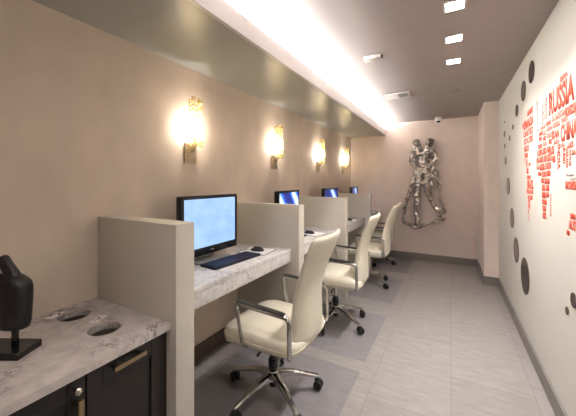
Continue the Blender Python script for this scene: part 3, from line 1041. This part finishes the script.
WORDS = [
    # north america
    ('ALASKA', -3.20, -3.00, 1.80, 1.845, 'pink'), ('NUNAVUT', -2.99, -2.80, 1.865, 1.915), ('CANADA', -3.14, -2.79, 1.775, 1.855), ('UNITED', -3.13, -2.80, 1.71, 1.765),
    ('STATES', -3.12, -2.81, 1.65, 1.70), ('MEXICO', -3.10, -2.94, 1.59, 1.64), ('BAJA', -3.10, -3.065, 1.50, 1.58, 'red', True), ('OAXACA', -3.055, -2.97, 1.54, 1.58),
    ('BELIZE', -3.04, -2.98, 1.47, 1.53, 'pink'), ('CUBA', -2.95, -2.88, 1.47, 1.495), ('PANAMA', -3.01, -2.95, 1.41, 1.46),
    ('GREENLAND', -2.71, -2.66, 1.74, 1.93, 'greyv', True),
    # south america
    ('COLOMBIA', -3.0, -2.88, 1.365, 1.395), ('BRAZIL', -2.99, -2.79, 1.29, 1.36), ('PERU', -3.01, -2.92, 1.25, 1.285), ('BOLIVIA', -2.91, -2.80, 1.25, 1.285),
    ('CHILE', -2.97, -2.945, 1.10, 1.24, 'red', True), ('ARGENTINA', -2.94, -2.89, 1.13, 1.245, 'red', True), ('URUGUAY', -2.88, -2.82, 1.205, 1.24), ('PATAGONIA', -2.95, -2.92, 1.03, 1.10, 'pink', True),
    # scandinavia and europe
    ('ICELAND', -2.70, -2.63, 1.70, 1.725, 'greyv'), ('NORWAY', -2.56, -2.53, 1.72, 1.86, 'pink', True), ('SWEDEN', -2.525, -2.49, 1.73, 1.87, 'greyv', True), ('FINLAND', -2.48, -2.44, 1.75, 1.89, 'pink', True),
    ('GERMANY', -2.60, -2.47, 1.695, 1.72, 'pink'), ('POLAND', -2.46, -2.36, 1.70, 1.73), ('FRANCE', -2.63, -2.53, 1.66, 1.69), ('ITALY', -2.52, -2.45, 1.65, 1.685, 'pink'), ('SPAIN', -2.64, -2.56, 1.625, 1.655),
    ('UKRAINE', -2.44, -2.33, 1.665, 1.695, 'pink'), ('TURKEY', -2.45, -2.33, 1.62, 1.655, 'pink'), ('GREECE', -2.53, -2.46, 1.615, 1.645),
    # russia and the belt under it
    ('RUSSIA', -2.395, -1.965, 1.755, 1.90), ('SIBERIA', -2.19, -2.06, 1.905, 1.935, 'pink'),
    ('KAZAKHSTAN', -2.34, -2.10, 1.705, 1.748, 'pink'), ('MONGOLIA', -2.095, -1.94, 1.69, 1.745), ('UZBEKISTAN', -2.32, -2.19, 1.665, 1.70, 'pink'),
    ('CHINA', -2.175, -1.925, 1.565, 1.665), ('KOREA', -1.955, -1.93, 1.67, 1.69, 'pink'), ('TIBET', -2.17, -2.05, 1.67, 1.697, 'pink'),
    ('IRAN', -2.33, -2.20, 1.60, 1.655), ('IRAQ', -2.40, -2.34, 1.575, 1.615), ('PAKISTAN', -2.30, -2.20, 1.565, 1.595, 'pink'), ('SAUDI', -2.40, -2.29, 1.51, 1.565), ('OMAN', -2.32, -2.27, 1.46, 1.505), ('YEMEN', -2.39, -2.31, 1.475, 1.505, 'pink'),
    ('INDIA', -2.235, -2.18, 1.415, 1.56, 'red', True), ('NEPAL', -2.17, -2.10, 1.535, 1.56, 'pink'), ('BURMA', -2.135, -2.10, 1.44, 1.53, 'red', True),
    ('THAILAND', -2.09, -2.055, 1.42, 1.54, 'red', True), ('LAOS', -2.05, -1.98, 1.52, 1.555), ('VIETNAM', -2.045, -2.01, 1.43, 1.515, 'pink', True), ('TAIWAN', -2.0, -1.95, 1.48, 1.51, 'pink'),
    ('MALAYSIA', -2.085, -1.975, 1.375, 1.395, 'greyv'), ('INDONESIA', -2.095, -1.93, 1.305, 1.35), ('BORNEO', -2.02, -1.94, 1.355, 1.372, 'greyv'),
    # africa
    ('MOROCCO', -2.66, -2.55, 1.575, 1.605), ('TUNISIA', -2.54, -2.44, 1.58, 1.608, 'pink'), ('ALGERIA', -2.69, -2.55, 1.525, 1.57), ('LIBYA', -2.54, -2.45, 1.525, 1.572), ('EGYPT', -2.44, -2.37, 1.53, 1.568),
    ('MALI', -2.70, -2.62, 1.475, 1.52), ('NIGER', -2.61, -2.52, 1.475, 1.52), ('CHAD', -2.51, -2.46, 1.475, 1.52), ('SUDAN', -2.45, -2.36, 1.475, 1.522),
    ('GUINEA', -2.70, -2.62, 1.43, 1.47, 'pink'), ('NIGERIA', -2.61, -2.49, 1.42, 1.47), ('ETHIOPIA', -2.48, -2.35, 1.425, 1.47), ('GHANA', -2.66, -2.57, 1.385, 1.415), ('CONGO', -2.56, -2.45, 1.375, 1.415), ('KENYA', -2.44, -2.36, 1.38, 1.418),
    ('GABON', -2.58, -2.51, 1.335, 1.37), ('TANZANIA', -2.50, -2.38, 1.33, 1.368), ('ANGOLA', -2.56, -2.47, 1.285, 1.328), ('ZAMBIA', -2.46, -2.39, 1.285, 1.325), ('NAMIBIA', -2.555, -2.47, 1.235, 1.28), ('MALAWI', -2.46, -2.40, 1.245, 1.28),
    ('BOTSWANA', -2.55, -2.44, 1.195, 1.23), ('SOUTH', -2.545, -2.46, 1.15, 1.19), ('AFRICA', -2.54, -2.455, 1.10, 1.145), ('MADAGASCAR', -2.375, -2.35, 1.13, 1.27, 'pink', True),
    # australia
    ('DARWIN', -2.02, -1.95, 1.155, 1.185), ('AUSTRALIA', -2.045, -1.80, 1.10, 1.15), ('PERTH', -2.075, -2.03, 1.065, 1.09), ('SYDNEY', -1.90, -1.82, 1.06, 1.09), ('JAPAN', -1.90, -1.865, 1.55, 1.68, 'red', True),
]
for w in WORDS: word(*w)

# ------------------------------------------------------------------ light, world, camera
light('cove_glow', 'AREA', (-1.225, (YF + YB) / 2, 2.262), 100.0, (0.98, 0.985, 1.0), rot=(0, PI + 0.25, 0), shape='RECTANGLE', size=0.03, size_y=YB - YF - 0.3)

w = bpy.data.worlds.new('room_world'); SC.world = w; w.use_nodes = True
w.node_tree.nodes['Background'].inputs[0].default_value = (0.9, 0.95, 1.0, 1)
w.node_tree.nodes['Background'].inputs[1].default_value = 0.2

cam = bpy.data.cameras.new('camera'); co = bpy.data.objects.new('camera', cam); COL.objects.link(co)
co.location = (0, 0, 1.35)
co.rotation_euler = (PI / 2, 0, 0.51)
cam.sensor_fit = 'HORIZONTAL'; cam.sensor_width = 36
cam.lens = 36 * 291.27 / 576
cam.shift_y = -(208 - 181.03) / 576
cam.clip_start = 0.02
SC.camera = co
SC.view_settings.view_transform = 'Standard'
SC.view_settings.look = 'None'
SC.view_settings.gamma = 1.0
SC.view_settings.use_curve_mapping = False
SC.view_settings.exposure = 1.27
